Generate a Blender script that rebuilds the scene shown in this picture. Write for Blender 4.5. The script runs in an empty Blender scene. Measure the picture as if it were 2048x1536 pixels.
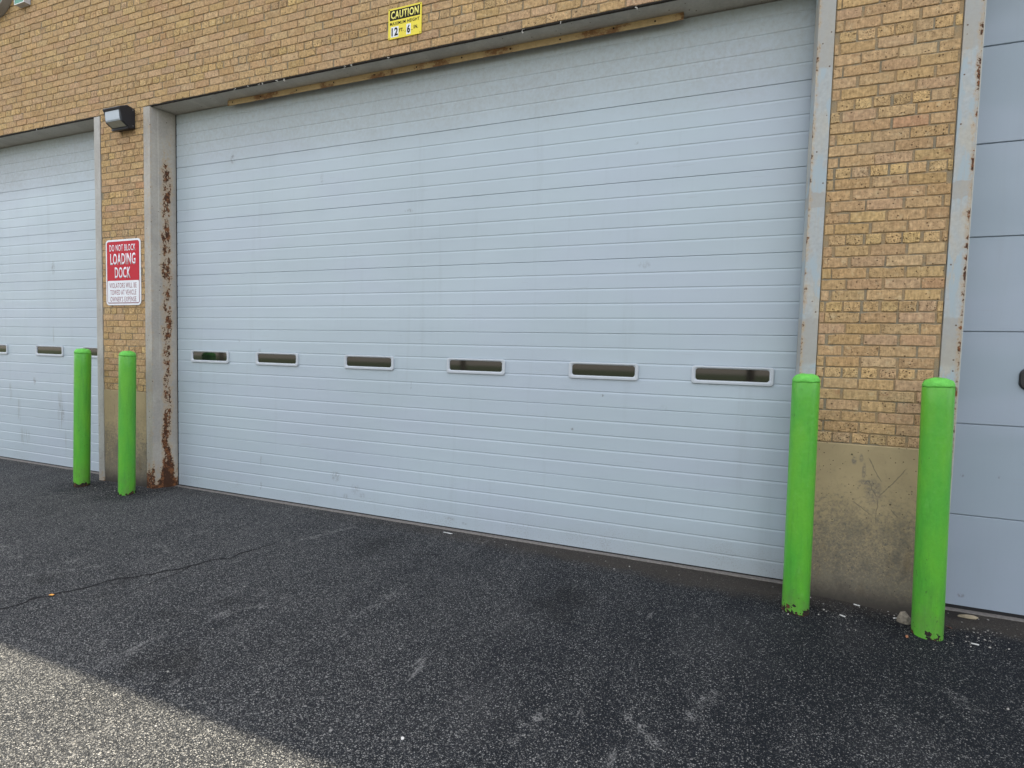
import bpy, bmesh, math, random
from mathutils import Vector, Matrix, noise as mnoise
random.seed(7)
PI = math.pi
scene = bpy.context.scene
COL = scene.collection

# ------------------------------------------------------------------ helpers
class NT:
    """small node-tree builder"""
    def __init__(s, mat):
        mat.use_nodes = True
        s.t = mat.node_tree
        s.t.nodes.clear()
        s.out = s.t.nodes.new('ShaderNodeOutputMaterial')
        s.co = s.t.nodes.new('ShaderNodeTexCoord').outputs['Object']
        s.geo = None
    def put(s, sock, v):
        if isinstance(v, bpy.types.NodeSocket): s.t.links.new(v, sock)
        elif v is not None:
            if isinstance(v, (tuple, list)) and len(v) == 3 and sock.type == 'RGBA': v = (*v, 1)
            if isinstance(v, (int, float)) and sock.type == 'RGBA': v = (v, v, v, 1)
            sock.default_value = v
    def math(s, op, a, b=None, c=None, clamp=False):
        n = s.t.nodes.new('ShaderNodeMath'); n.operation = op; n.use_clamp = clamp
        for i, v in enumerate((a, b, c)): s.put(n.inputs[i], v)
        return n.outputs[0]
    def mul(s, a, b): return s.math('MULTIPLY', a, b)
    def add(s, a, b): return s.math('ADD', a, b)
    def sub(s, a, b): return s.math('SUBTRACT', a, b)
    def mapv(s, v, sc=(1, 1, 1), loc=(0, 0, 0), rot=(0, 0, 0)):
        n = s.t.nodes.new('ShaderNodeMapping'); s.put(n.inputs[0], v)
        n.inputs[1].default_value = loc; n.inputs[2].default_value = rot; n.inputs[3].default_value = sc
        return n.outputs[0]
    def noise(s, scale, detail=4, rough=.55, v=None, dist=0, color=False):
        n = s.t.nodes.new('ShaderNodeTexNoise'); s.put(n.inputs['Vector'], s.co if v is None else v)
        n.inputs['Scale'].default_value = scale; n.inputs['Detail'].default_value = detail
        n.inputs['Roughness'].default_value = rough; n.inputs['Distortion'].default_value = dist
        return n.outputs[1 if color else 0]
    def voro(s, scale, v=None, feature='F1', rnd=1.0):
        n = s.t.nodes.new('ShaderNodeTexVoronoi'); n.feature = feature
        s.put(n.inputs['Vector'], s.co if v is None else v)
        n.inputs['Scale'].default_value = scale; n.inputs['Randomness'].default_value = rnd
        return n.outputs
    def sstep(s, v, a, b, lo=0., hi=1.):
        n = s.t.nodes.new('ShaderNodeMapRange'); n.interpolation_type = 'SMOOTHSTEP'
        s.put(n.inputs[0], v); n.inputs[1].default_value = a; n.inputs[2].default_value = b
        n.inputs[3].default_value = lo; n.inputs[4].default_value = hi
        return n.outputs[0]
    def lin(s, v, a, b, lo=0., hi=1.):
        n = s.t.nodes.new('ShaderNodeMapRange'); s.put(n.inputs[0], v)
        n.inputs[1].default_value = a; n.inputs[2].default_value = b
        n.inputs[3].default_value = lo; n.inputs[4].default_value = hi
        return n.outputs[0]
    def mix(s, f, a, b, blend='MIX'):
        n = s.t.nodes.new('ShaderNodeMix'); n.data_type = 'RGBA'; n.blend_type = blend
        s.put(n.inputs[0], f); s.put(n.inputs[6], a); s.put(n.inputs[7], b)
        return n.outputs[2]
    def scale_col(s, c, f):
        n = s.t.nodes.new('ShaderNodeVectorMath'); n.operation = 'SCALE'
        s.put(n.inputs[0], c); s.put(n.inputs[3], f)
        return n.outputs[0]
    def xyz(s, v=None):
        n = s.t.nodes.new('ShaderNodeSeparateXYZ'); s.put(n.inputs[0], s.co if v is None else v)
        return n.outputs
    def sepc(s, c):
        n = s.t.nodes.new('ShaderNodeSeparateColor'); s.put(n.inputs[0], c)
        return n.outputs
    def attr(s, name):
        n = s.t.nodes.new('ShaderNodeAttribute'); n.attribute_name = name
        return n.outputs
    def bump(s, h, strength=.3, dist=.003, normal=None):
        n = s.t.nodes.new('ShaderNodeBump'); s.put(n.inputs['Height'], h)
        n.inputs['Strength'].default_value = strength; n.inputs['Distance'].default_value = dist
        if normal is not None: s.put(n.inputs['Normal'], normal)
        return n.outputs[0]
    def blob(s, pts, ax='xz', soft=1.0):
        """sum of soft elliptical marks, pts = (u, v, ru, rv, amount)"""
        X = s.xyz(); u = X['XYZ'.index(ax[0].upper())]; w = X['XYZ'.index(ax[1].upper())]
        acc = None
        for (pu, pv, ru, rv, am) in pts:
            a = s.math('DIVIDE', s.sub(u, pu), ru); b = s.math('DIVIDE', s.sub(w, pv), rv)
            d = s.add(s.mul(a, a), s.mul(b, b))
            g = s.sstep(d, 0., 1.6, am, 0.)
            acc = g if acc is None else s.math('MAXIMUM', acc, g)
        return acc
    def segs(s, lines, w, ax='xz', v=None):
        """thin scratches, lines = (u0, v0, u1, v1)"""
        X = s.xyz(v); u = X['XYZ'.index(ax[0].upper())]; q = X['XYZ'.index(ax[1].upper())]; acc = None
        for (a, b, c, d) in lines:
            L = math.hypot(c-a, d-b); dx, dy = (c-a)/L, (d-b)/L
            al = s.add(s.mul(s.sub(u, a), dx), s.mul(s.sub(q, b), dy))
            pe = s.math('ABSOLUTE', s.sub(s.mul(s.sub(u, a), dy), s.mul(s.sub(q, b), dx)))
            m = s.mul(s.sstep(pe, w, w*.35), s.sstep(s.math('ABSOLUTE', s.sub(al, L/2)), L/2, L/2-L*.15))
            acc = m if acc is None else s.math('MAXIMUM', acc, m)
        return acc
    def bsdf(s, color, rough=.6, normal=None, metal=0, spec=.5, **kw):
        n = s.t.nodes.new('ShaderNodeBsdfPrincipled')
        s.put(n.inputs['Base Color'], color); s.put(n.inputs['Roughness'], rough)
        s.put(n.inputs['Metallic'], metal); s.put(n.inputs['Specular IOR Level'], spec)
        if normal is not None: s.put(n.inputs['Normal'], normal)
        for k, v in kw.items(): s.put(n.inputs[k.replace('_', ' ')], v)
        s.t.links.new(n.outputs[0], s.out.inputs[0])
        return n

def mat(name): return bpy.data.materials.new(name)

def mesh_obj(name, verts, faces, material, parent=None, smooth=False):
    me = bpy.data.meshes.new(name); me.from_pydata([tuple(v) for v in verts], [], faces); me.update()
    return link(name, me, material, parent, smooth)

def link(name, me, material, parent=None, smooth=False):
    for m in (material if isinstance(material, (list, tuple)) else [material]): me.materials.append(m)
    if smooth:
        me.polygons.foreach_set('use_smooth', [True]*len(me.polygons))
    o = bpy.data.objects.new(name, me); COL.objects.link(o)
    if parent is not None:
        o.parent = parent
        o.matrix_parent_inverse = parent_inv(parent)
    return o

def parent_inv(p):
    # parts are modelled in world coordinates under an Empty; sub-parts sit under parts that are already at the origin
    return Matrix.Identity(4) if p.parent is not None else Matrix.Translation(-p.location)

def bm_obj(name, bm, material, parent=None, smooth=False):
    me = bpy.data.meshes.new(name); bm.normal_update(); bm.to_mesh(me); bm.free()
    return link(name, me, material, parent, smooth)

def tag(o, label=None, cat=None, group=None, kind=None):
    if label: o['label'] = label
    if cat: o['category'] = cat
    if group: o['group'] = group
    if kind: o['kind'] = kind
    return o

def empty(name, loc, label, cat, group=None):
    o = bpy.data.objects.new(name, None); COL.objects.link(o); o.location = loc
    o.empty_display_size = .1
    return tag(o, label, cat, group)

def box(bm, x0, x1, y0, y1, z0, z1, mi=0):
    v = [bm.verts.new(p) for p in ((x0,y0,z0),(x1,y0,z0),(x1,y1,z0),(x0,y1,z0),(x0,y0,z1),(x1,y0,z1),(x1,y1,z1),(x0,y1,z1))]
    fs = []
    for f in ((3,2,1,0),(4,5,6,7),(0,1,5,4),(1,2,6,5),(2,3,7,6),(3,0,4,7)):
        fc = bm.faces.new([v[i] for i in f]); fc.material_index = mi; fs.append(fc)
    return fs

def bev_box(bm, x0, x1, y0, y1, z0, z1, r=.003, seg=2):
    b = bmesh.new(); box(b, x0, x1, y0, y1, z0, z1)
    bmesh.ops.bevel(b, geom=b.edges[:], offset=r, segments=seg, affect='EDGES', profile=.5)
    me = bpy.data.meshes.new('tmp'); b.to_mesh(me); b.free(); bm.from_mesh(me); bpy.data.meshes.remove(me)

def rrect(w, h, r, n=5):
    """rounded rectangle outline, counter-clockwise seen from -Y, centred on 0"""
    pts = []
    for cx, cz, a0 in ((w/2-r, h/2-r, 0), (-w/2+r, h/2-r, 90), (-w/2+r, -h/2+r, 180), (w/2-r, -h/2+r, 270)):
        for k in range(n+1):
            a = math.radians(a0 + 90*k/n); pts.append((cx+r*math.cos(a), cz+r*math.sin(a)))
    return pts

def loft(bm, loops, close_first=False, close_last=False, mi=0):
    vs = [[bm.verts.new(p) for p in L] for L in loops]
    n = len(vs[0])
    for a, b in zip(vs, vs[1:]):
        for i in range(n):
            f = bm.faces.new((a[i], a[(i+1) % n], b[(i+1) % n], b[i])); f.material_index = mi
    if close_first: bm.faces.new(vs[0][::-1]).material_index = mi
    if close_last: bm.faces.new(vs[-1]).material_index = mi

def lathe(bm, prof, seg=48, cx=0, cy=0):
    loops = [[(cx+r*math.cos(2*PI*i/seg), cy+r*math.sin(2*PI*i/seg), z) for i in range(seg)] for r, z in prof]
    loft(bm, loops, True, True)

def text_mesh(name, body, x0, x1, z0, z1, y, material, parent, bold=0.0, thick=.0006, spc=1.12):
    """flat raised lettering filling the rectangle x0..x1, z0..z1 on the plane y (read from -Y)"""
    cu = bpy.data.curves.new('txt', 'FONT'); cu.body = body; cu.size = 1; cu.offset = bold; cu.space_character = spc
    cu.resolution_u = 3
    ob = bpy.data.objects.new('txt', cu); COL.objects.link(ob)
    bpy.context.view_layer.update()
    dg = bpy.context.evaluated_depsgraph_get()
    me = bpy.data.meshes.new_from_object(ob.evaluated_get(dg))
    bpy.data.objects.remove(ob); bpy.data.curves.remove(cu)
    xs = [v.co.x for v in me.vertices]; ys = [v.co.y for v in me.vertices]
    ax, bx, ay, by = min(xs), max(xs), min(ys), max(ys)
    me.materials.clear()
    for v in me.vertices:
        u = (v.co.x-ax)/(bx-ax); w = (v.co.y-ay)/(by-ay)
        v.co = (x0+u*(x1-x0), y, z0+w*(z1-z0))
    bm = bmesh.new(); bm.from_mesh(me)
    r = bmesh.ops.extrude_face_region(bm, geom=bm.faces[:])
    bmesh.ops.translate(bm, verts=[g for g in r['geom'] if isinstance(g, bmesh.types.BMVert)], vec=(0, -thick, 0))
    bmesh.ops.recalc_face_normals(bm, faces=bm.faces[:])
    bpy.data.meshes.remove(me)
    return bm_obj(name, bm, material, parent)

# ------------------------------------------------------------------ measures (metres)
S = .6096                      # one door section
ZB = .016                      # door bottom
ZT = 4.272                     # underside of the lintels
YD = .2538                     # door plane behind the wall face
XL0, XL1 = -1.0129, -.9104     # steel jamb right of the left doorway
XP0, XP1 = -.1781, -.0715      # steel jamb left of the main doorway
XA0, XA1 = 6.4196, 6.5202
XB0, XB1 = 7.2178, 7.3194
ZC = 1.111                     # top of the concrete pier bases
CH = (ZT+.006-ZC)/43           # brick course height
TOP = ZC + CH*80               # top of the brickwork
XW0, XW1 = -10.2, 12.6         # ends of the facade
OPEN = [(-7.7, XL0), (XP1, XA0), (XB1, 10.75)]

def ground_h(x, y):
    h = -.004*abs(min(y, 0)) if y > -12 else -.048
    h += .018*math.exp(-((x+.5)/.55)**2-((y+.05)/.22)**2)
    h += .032*math.exp(-((x-6.6)/.28)**2-((y+.02)/.13)**2)
    h += .006*math.exp(-((x-7.0)/.5)**2-((y+.02)/.15)**2)
    if -13 < y < .5:
        h += .006*(mnoise.noise(Vector((x*.7, y*.7, 3.1)))) + .0022*mnoise.noise(Vector((x*4, y*4, 9)))
    if y > .13: h = min(h, .002)
    return h

# ------------------------------------------------------------------ materials
def m_brick():
    m = mat('tan_common_brick'); t = NT(m)
    a = t.attr('bcol'); col, speck = a[0], a[3]
    co = t.co
    n1 = t.noise(38, 5, .65); n2 = t.noise(9, 3, .5)
    nst = t.noise(30, 3, .6, t.mapv(co, (3.2, 1, .5)))        # wire-cut drag marks
    c = t.scale_col(col, t.lin(n1, .25, .75, .56, 1.44))
    c = t.scale_col(c, t.lin(nst, .3, .7, .84, 1.17))
    burn = t.sstep(t.noise(7, 3, .6, t.mapv(co, (1, 1, 1.6))), .61, .76)
    c = t.mix(t.mul(burn, .6), c, (.26, .135, .07))
    pale = t.sstep(t.noise(19, 5, .68, t.mapv(co, (1, 1, 1), (5, 2, 8))), .54, .72)
    c = t.mix(t.mul(pale, .45), c, (.60, .49, .30))
    v = t.voro(150, t.mapv(co, (1, 1, 1.15)))
    pit_r = t.sepc(v['Color'])[0]
    thr = t.lin(speck, 0, 1, .985, .45)
    pit = t.mul(t.math('GREATER_THAN', pit_r, thr), t.sstep(v['Distance'], .28, .46, 1, 0))
    v2 = t.voro(58, t.mapv(co, (1, 1, 1), (3, 3, 3)))
    pit2 = t.mul(t.math('GREATER_THAN', t.sepc(v2['Color'])[1], t.lin(speck, 0, 1, .980, .80)), t.sstep(v2['Distance'], .18, .33, 1, 0))
    pits = t.math('MAXIMUM', pit, pit2)
    c = t.mix(t.mul(pits, .85), c, (.07, .045, .025))
    h = t.add(t.mul(n1, .6), t.add(t.mul(t.noise(160, 3, .6), .5), t.add(t.mul(pits, -1.4), t.mul(nst, .35))))
    t.bsdf(c, .9, t.bump(h, .75, .005), spec=.2)
    return m

def m_mortar():
    m = mat('weathered_mortar'); t = NT(m)
    n = t.noise(6, 4, .6); f = t.noise(170, 3, .7)
    c = t.mix(t.sstep(n, .40, .62), (.345, .245, .135), (.25, .215, .15))
    c = t.scale_col(c, t.lin(f, .3, .7, .7, 1.25))
    t.bsdf(c, .95, t.bump(f, .6, .004), spec=.2)
    return m

def m_door(name, base, grime_shade=True, marks=(), drips=()):
    m = mat(name); t = NT(m)
    X = t.xyz()
    big = t.noise(.55, 3, .5, t.mapv(t.co, (1, 1, 2.2)))
    c = t.scale_col(base, t.lin(big, .3, .7, .95, 1.04))
    tint = t.noise(1.3, 2, .5, t.mapv(t.co, (.6, 1, 1.5), (4, 0, 1)))
    c = t.mix(t.sstep(tint, .4, .65, 0, .22), c, (.40, .43, .53))
    runs = t.sstep(t.noise(7, 5, .7, t.mapv(t.co, (1.2, 1, .07), (3, 0, 2))), .52, .75)
    c = t.mix(t.mul(runs, .14), c, (.25, .27, .28))
    specks = t.mul(t.sstep(t.noise(38, 4, .75, t.mapv(t.co, (1, 1, .7), (8, 0, 3))), .70, .76), t.sstep(t.noise(1.1, 3, .6, t.mapv(t.co, (1, 1, 1), (1, 0, 6))), .48, .62))
    c = t.mix(t.mul(specks, .3), c, (.20, .20, .19))
    rough = t.lin(t.noise(3, 4, .6), .3, .7, .33, .5)
    fine = t.noise(60, 2, .5, t.mapv(t.co, (1.6, 1, .7)))
    if grime_shade:
        # chalky unwashed film with painted soffit shade on the top section and dust splashed along the bottom
        gz = t.add(X[2], t.mul(t.sub(t.noise(1.6, 4, .65), .5), .5))
        film_shade = t.sstep(gz, 3.45, 3.95)
        spk = t.noise(34, 4, .7, t.mapv(t.co, (1, 1, .8)))
        f2 = t.mul(film_shade, t.lin(spk, .3, .7, .25, 1))
        c = t.mix(t.mul(f2, .6), c, (.31, .31, .285))
        rough = t.mix(f2, rough, .75)
        low = t.sstep(t.add(X[2], t.mul(t.noise(5, 4, .7), .25)), .50, .12)
        sp = t.sstep(t.add(t.noise(95, 3, .7), t.mul(t.noise(3.5, 2, .5), .35)), .74, .86)
        c = t.mix(t.mul(t.mul(low, sp), .5), c, (.20, .19, .17))
        c = t.mix(t.mul(low, t.sstep(X[0], 3.5, 6.6, .05, .33)), c, (.30, .29, .27))
    if marks:
        b = t.blob(marks)
        brk = t.sstep(t.noise(42, 4, .7, t.mapv(t.co, (1.4, 1, .8))), .42, .62)
        c = t.mix(t.mul(b, brk), c, (.16, .155, .15))
    if drips:
        b = t.blob(drips)
        brk = t.sstep(t.noise(30, 3, .7, t.mapv(t.co, (3, 1, .15))), .47, .62)
        c = t.mix(t.mul(b, brk), c, (.22, .23, .22))
    sc = t.sstep(t.noise(26, 2, .5, t.mapv(t.co, (.12, 1, 2.2), (2, 0, 7), (0, .35, 0))), .735, .76)
    c = t.mix(t.mul(sc, .22), c, (.30, .31, .32))
    wob = t.noise(2.3, 2, .5, t.mapv(t.co, (.5, 1, 2)))
    nb = t.bump(wob, .22, .012)
    nb = t.bump(fine, .05, .002, nb)
    t.bsdf(c, rough, nb, spec=.45)
    return m

def m_plain(name, color, rough=.6, var=.12, sc=30, bump=.15, spec=.4, metal=0):
    m = mat(name); t = NT(m)
    n = t.noise(sc, 4, .6)
    t.bsdf(t.scale_col(color, t.lin(n, .3, .7, 1-var, 1+var)), rough, t.bump(n, bump, .002), metal, spec)
    return m

def m_jamb(name, paint, paint2, band=None, patches=False, foot=.2, edge=None, amount=1.0):
    """old painted steel: patches of other paint, chips and rust"""
    m = mat(name); t = NT(m); X = t.xyz()
    n = t.noise(5, 4, .6)
    c = t.mix(t.sstep(t.noise(2.2, 3, .6, t.mapv(t.co, (2.5, 1, 1))), .42, .6), paint, paint2)
    c = t.scale_col(c, t.lin(t.noise(45, 4, .7), .3, .7, .9, 1.1))
    if patches:                                     # blue-grey paint over beige
        w = t.add(X[2], t.mul(t.sub(t.noise(9, 3, .6), .5), .12))
        saw = t.math('SINE', t.add(t.mul(w, 5.1), t.mul(t.math('SINE', t.mul(w, 2.3)), 1.7)))
        pb = t.sstep(saw, .86, .90)
        c = t.mix(t.mul(pb, .6), c, (.31, .29, .25))
        bl = t.sstep(t.noise(3.2, 3, .55, t.mapv(t.co, (4, 1, 1), (9, 0, 2))), .5, .56)
        c = t.mix(t.mul(bl, t.math('SUBTRACT', 1, pb)), c, (.325, .385, .41))
        st = t.sstep(t.noise(20, 3, .6, t.mapv(t.co, (5, 1, .12))), .56, .66)
        c = t.mix(t.mul(st, .4), c, (.36, .335, .28))
    # rust
    big = t.noise(8.5, 5, .65, t.mapv(t.co, (1.5, 1.5, .75)))
    fine = t.noise(60, 5, .7)
    mid = t.noise(22, 4, .7, t.mapv(t.co, (1.3, 1.3, .9), (2, 2, 2)))
    lvl = t.add(t.add(t.mul(big, .42), t.mul(mid, .42)), t.mul(fine, .24))
    bias = t.mul(t.sstep(X[2], foot*1.8, .0), .24)
    if band:
        y0, w, zt = band
        yb = t.math('ABSOLUTE', t.sub(X[1], t.add(y0, t.mul(t.sub(t.noise(2.5, 2, .5, t.mapv(t.co, (0, 0, 1))), .5), .06))))
        prof = t.mul(t.sstep(yb, w*1.5, w*.25), t.sstep(X[2], zt+.2, zt-.55, 0, 1))
        prof = t.add(t.mul(prof, .205), t.mul(t.mul(prof, t.sstep(X[2], 1.3, .1)), .04))
        bias = t.add(bias, prof)
        bias = t.add(bias, t.mul(t.sstep(t.math('ABSOLUTE', t.sub(X[1], .004)), .02, .004), .085))
    if edge:
        ex, ew = edge
        bias = t.add(bias, t.mul(t.mul(t.sstep(t.math('ABSOLUTE', t.sub(X[0], ex)), ew, ew*.2), t.sstep(X[1], .03, .004)), .165))
    lv = t.add(lvl, t.mul(bias, amount))
    halo = t.sstep(lv, .60, .74); rust = t.sstep(lv, .73, .77); deep = t.math('MAXIMUM', t.sstep(lv, .90, .97), t.mul(rust, t.sstep(t.noise(30, 4, .7, t.mapv(t.co, (1, 1, 1), (6, 1, 3))), .44, .52)))
    c = t.mix(t.mul(halo, .6), c, (.40, .29, .17))
    rc = t.mix(t.noise(24, 4, .7), (.10, .035, .014), (.25, .105, .04))
    c = t.mix(rust, c, rc)
    c = t.mix(t.mul(deep, .8), c, (.028, .014, .009))
    vch = t.voro(42)
    chip = t.mul(t.math('GREATER_THAN', t.sepc(vch['Color'])[0], .955), t.sstep(t.add(vch['Distance'], t.mul(fine, .25)), .30, .38, 1, 0))
    c = t.mix(chip, c, (.10, .06, .035))
    t.bsdf(c, t.mix(rust, .5, .9), t.bump(t.add(t.mul(rust, -.8), t.mul(t.noise(90, 4, .7), t.add(t.mul(rust, .9), .15))), .5, .003), spec=.35)
    return m

def m_pier():
    m = mat('painted_concrete_base'); t = NT(m); X = t.xyz()
    g = t.noise(62, 6, .78); l = t.noise(3.2, 4, .6)
    paint = t.scale_col((.37, .29, .165), t.lin(l, .3, .7, .88, 1.1))
    worn = t.mix(g, (.06, .053, .042), (.27, .24, .185))
    edge = t.add(t.mul(t.sub(l, .5), .55), t.mul(t.sub(t.noise(38, 5, .75), .5), 1.5))
    hgt = t.add(X[2], edge)
    wm = t.mul(t.sstep(hgt, .86, .30), t.sstep(t.add(t.noise(75, 5, .75, t.mapv(t.co, (1, 1, 1), (3, 1, 1))), t.mul(t.sstep(X[2], .35, .05), .12)), .40, .54, .45, 1))
    c = t.mix(t.mul(wm, .9), paint, worn)
    blot = t.mul(t.sstep(t.noise(6.5, 6, .72, t.mapv(t.co, (1, 1, .8), (1, 0, 3))), .47, .62), t.sstep(X[2], .85, .30, .12, 1))
    c = t.mix(t.mul(blot, .55), c, t.mix(g, (.07, .062, .05), (.17, .152, .12)))
    spots = t.mul(t.sstep(t.noise(34, 4, .7, t.mapv(t.co, (1, 1, .8), (4, 0, 0))), .60, .68), t.sstep(X[2], 1.1, .45, .22, .9))
    c = t.mix(spots, c, (.13, .12, .10))
    sm = t.blob([(6.86, .86, .05, .018, .8), (6.78, 1.00, .015, .03, .8), (6.82, 1.02, .012, .03, .7), (6.84, .93, .012, .06, .6), (6.9, .80, .05, .09, .55)])
    c = t.mix(t.mul(sm, t.sstep(g, .35, .6)), c, (.10, .10, .105))
    wob = t.t.nodes.new('ShaderNodeVectorMath'); wob.operation = 'MULTIPLY_ADD'
    t.put(wob.inputs[0], t.noise(9, 3, .6, color=True)); wob.inputs[1].default_value = (.03, .03, .03); t.put(wob.inputs[2], t.mapv(t.co, loc=(-.015, -.015, -.015)))
    sc = t.segs([(7.09, .985, 6.93, .76), (6.93, .76, 6.925, .58), (6.93, .76, 6.86, .87), (6.78, .73, 6.90, .64), (6.86, 1.03, 6.95, .86), (7.0, .70, 7.05, .64), (-.55, .9, -.53, .78), (-.72, .95, -.71, .82)], .0042, v=wob.outputs[0])
    c = t.mix(t.mul(sc, .6), c, (.11, .10, .08))
    rs = t.mul(t.sstep(t.noise(4, 4, .65, t.mapv(t.co, (1.6, 1, .6), (2, 0, 9))), .52, .68), t.sstep(X[2], .7, .2))
    c = t.mix(t.mul(rs, .45), c, (.165, .11, .055))
    v = t.voro(17); v2 = t.voro(70)
    pit = t.math('MAXIMUM', t.mul(t.math('GREATER_THAN', t.sepc(v['Color'])[0], .93), t.sstep(v['Distance'], .05, .16, 1, 0)),
                 t.mul(t.math('GREATER_THAN', t.sepc(v2['Color'])[0], .94), t.sstep(v2['Distance'], .15, .32, 1, 0)))
    c = t.mix(t.mul(pit, .9), c, (.035, .03, .025))
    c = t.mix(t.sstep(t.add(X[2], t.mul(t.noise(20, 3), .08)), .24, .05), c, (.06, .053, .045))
    h = t.add(t.mul(g, .5), t.add(t.mul(wm, -.5), t.mul(pit, -1)))
    t.bsdf(c, .9, t.bump(h, .5, .004), spec=.2)
    return m

def m_bollard(seed, rust=1.0):
    m = mat('bright_green_bollard_paint'); t = NT(m); X = t.xyz()
    o = (seed*3.7, seed*1.9, seed*.7)
    l = t.noise(6, 3, .6, t.mapv(t.co, (1, 1, .35), o)); f = t.noise(80, 4, .6, t.mapv(t.co, (1, 1, .8), o))
    c = t.mix(t.sstep(l, .32, .68), (.074, .355, .036), (.112, .395, .032))
    c = t.scale_col(c, t.lin(f, .3, .7, .95, 1.06))
    # grazes and specks
    gr = t.mul(t.sstep(t.noise(48, 4, .7, t.mapv(t.co, (1, 1, .5), o)), .615, .68), t.sstep(t.noise(2.6, 3, .6, t.mapv(t.co, (1, 1, 1), o)), .48, .62))
    c = t.mix(t.mul(gr, .75), c, (.035, .10, .025))
    dr = t.sstep(t.noise(15, 5, .7, t.mapv(t.co, (1, 1, .10), o)), .50, .72)
    c = t.mix(t.mul(dr, .38), c, (.040, .20, .030))
    pal = t.sstep(t.noise(22, 5, .75, t.mapv(t.co, (1, 1, .5), (seed*2.1, 1, 4))), .56, .74)
    c = t.mix(t.mul(pal, .30), c, (.17, .46, .10))
    dust = t.mul(t.sstep(X[2], .42, .02), t.sstep(t.noise(11, 4, .7, t.mapv(t.co, (1, 1, .6), o)), .36, .66))
    c = t.mix(t.mul(dust, .45), c, (.11, .17, .06))
    low = t.mul(t.sstep(X[2], .32, .05), .9)
    sp = t.mul(t.sstep(t.noise(70, 3, .6, t.mapv(t.co, (1, 1, 1), o)), .66, .70), low)
    # paint lost at the foot
    e = t.add(t.noise(17, 4, .65, t.mapv(t.co, (1, 1, .9), o)), t.lin(X[2], 0, .15, .30*rust, -.30))
    chip = t.math('MAXIMUM', t.sstep(e, .66, .675), t.mul(sp, .9))
    e2 = t.add(e, t.mul(f, .05))
    rc = t.mix(t.sstep(t.noise(30, 4, .7), .5, .62), (.014, .011, .009), (.10, .04, .018))
    c = t.mix(t.sstep(e, .60, .66, 0, .25), c, (.20, .42, .06))
    c = t.mix(chip, c, rc)
    h = t.add(t.mul(t.noise(36, 3, .5, t.mapv(t.co, (1, 1, .6), o)), .8), t.add(t.mul(f, .25), t.mul(chip, -1.2)))
    t.bsdf(c, t.mix(chip, t.lin(pal, 0, 1, .34, .5), .9), t.bump(h, .6, .005), spec=.45)
    return m

def m_cap():
    m = mat('green_painted_concrete_cap'); t = NT(m)
    f = t.noise(55, 5, .7); g = t.noise(22, 4, .7)
    c = t.scale_col(t.mix(g, (.11, .47, .055), (.15, .53, .085)), t.lin(f, .3, .7, .85, 1.15))  # lighter than the posts: skylight on the tops put into the colour
    v = t.voro(60)
    pit = t.mul(t.math('GREATER_THAN', t.sepc(v['Color'])[0], .9), t.sstep(v['Distance'], .1, .3, 1, 0))
    c = t.mix(t.mul(pit, .6), c, (.04, .16, .035))
    t.bsdf(c, .6, t.bump(t.add(f, t.add(g, t.mul(pit, -1))), .8, .006), spec=.35)
    return m

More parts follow.
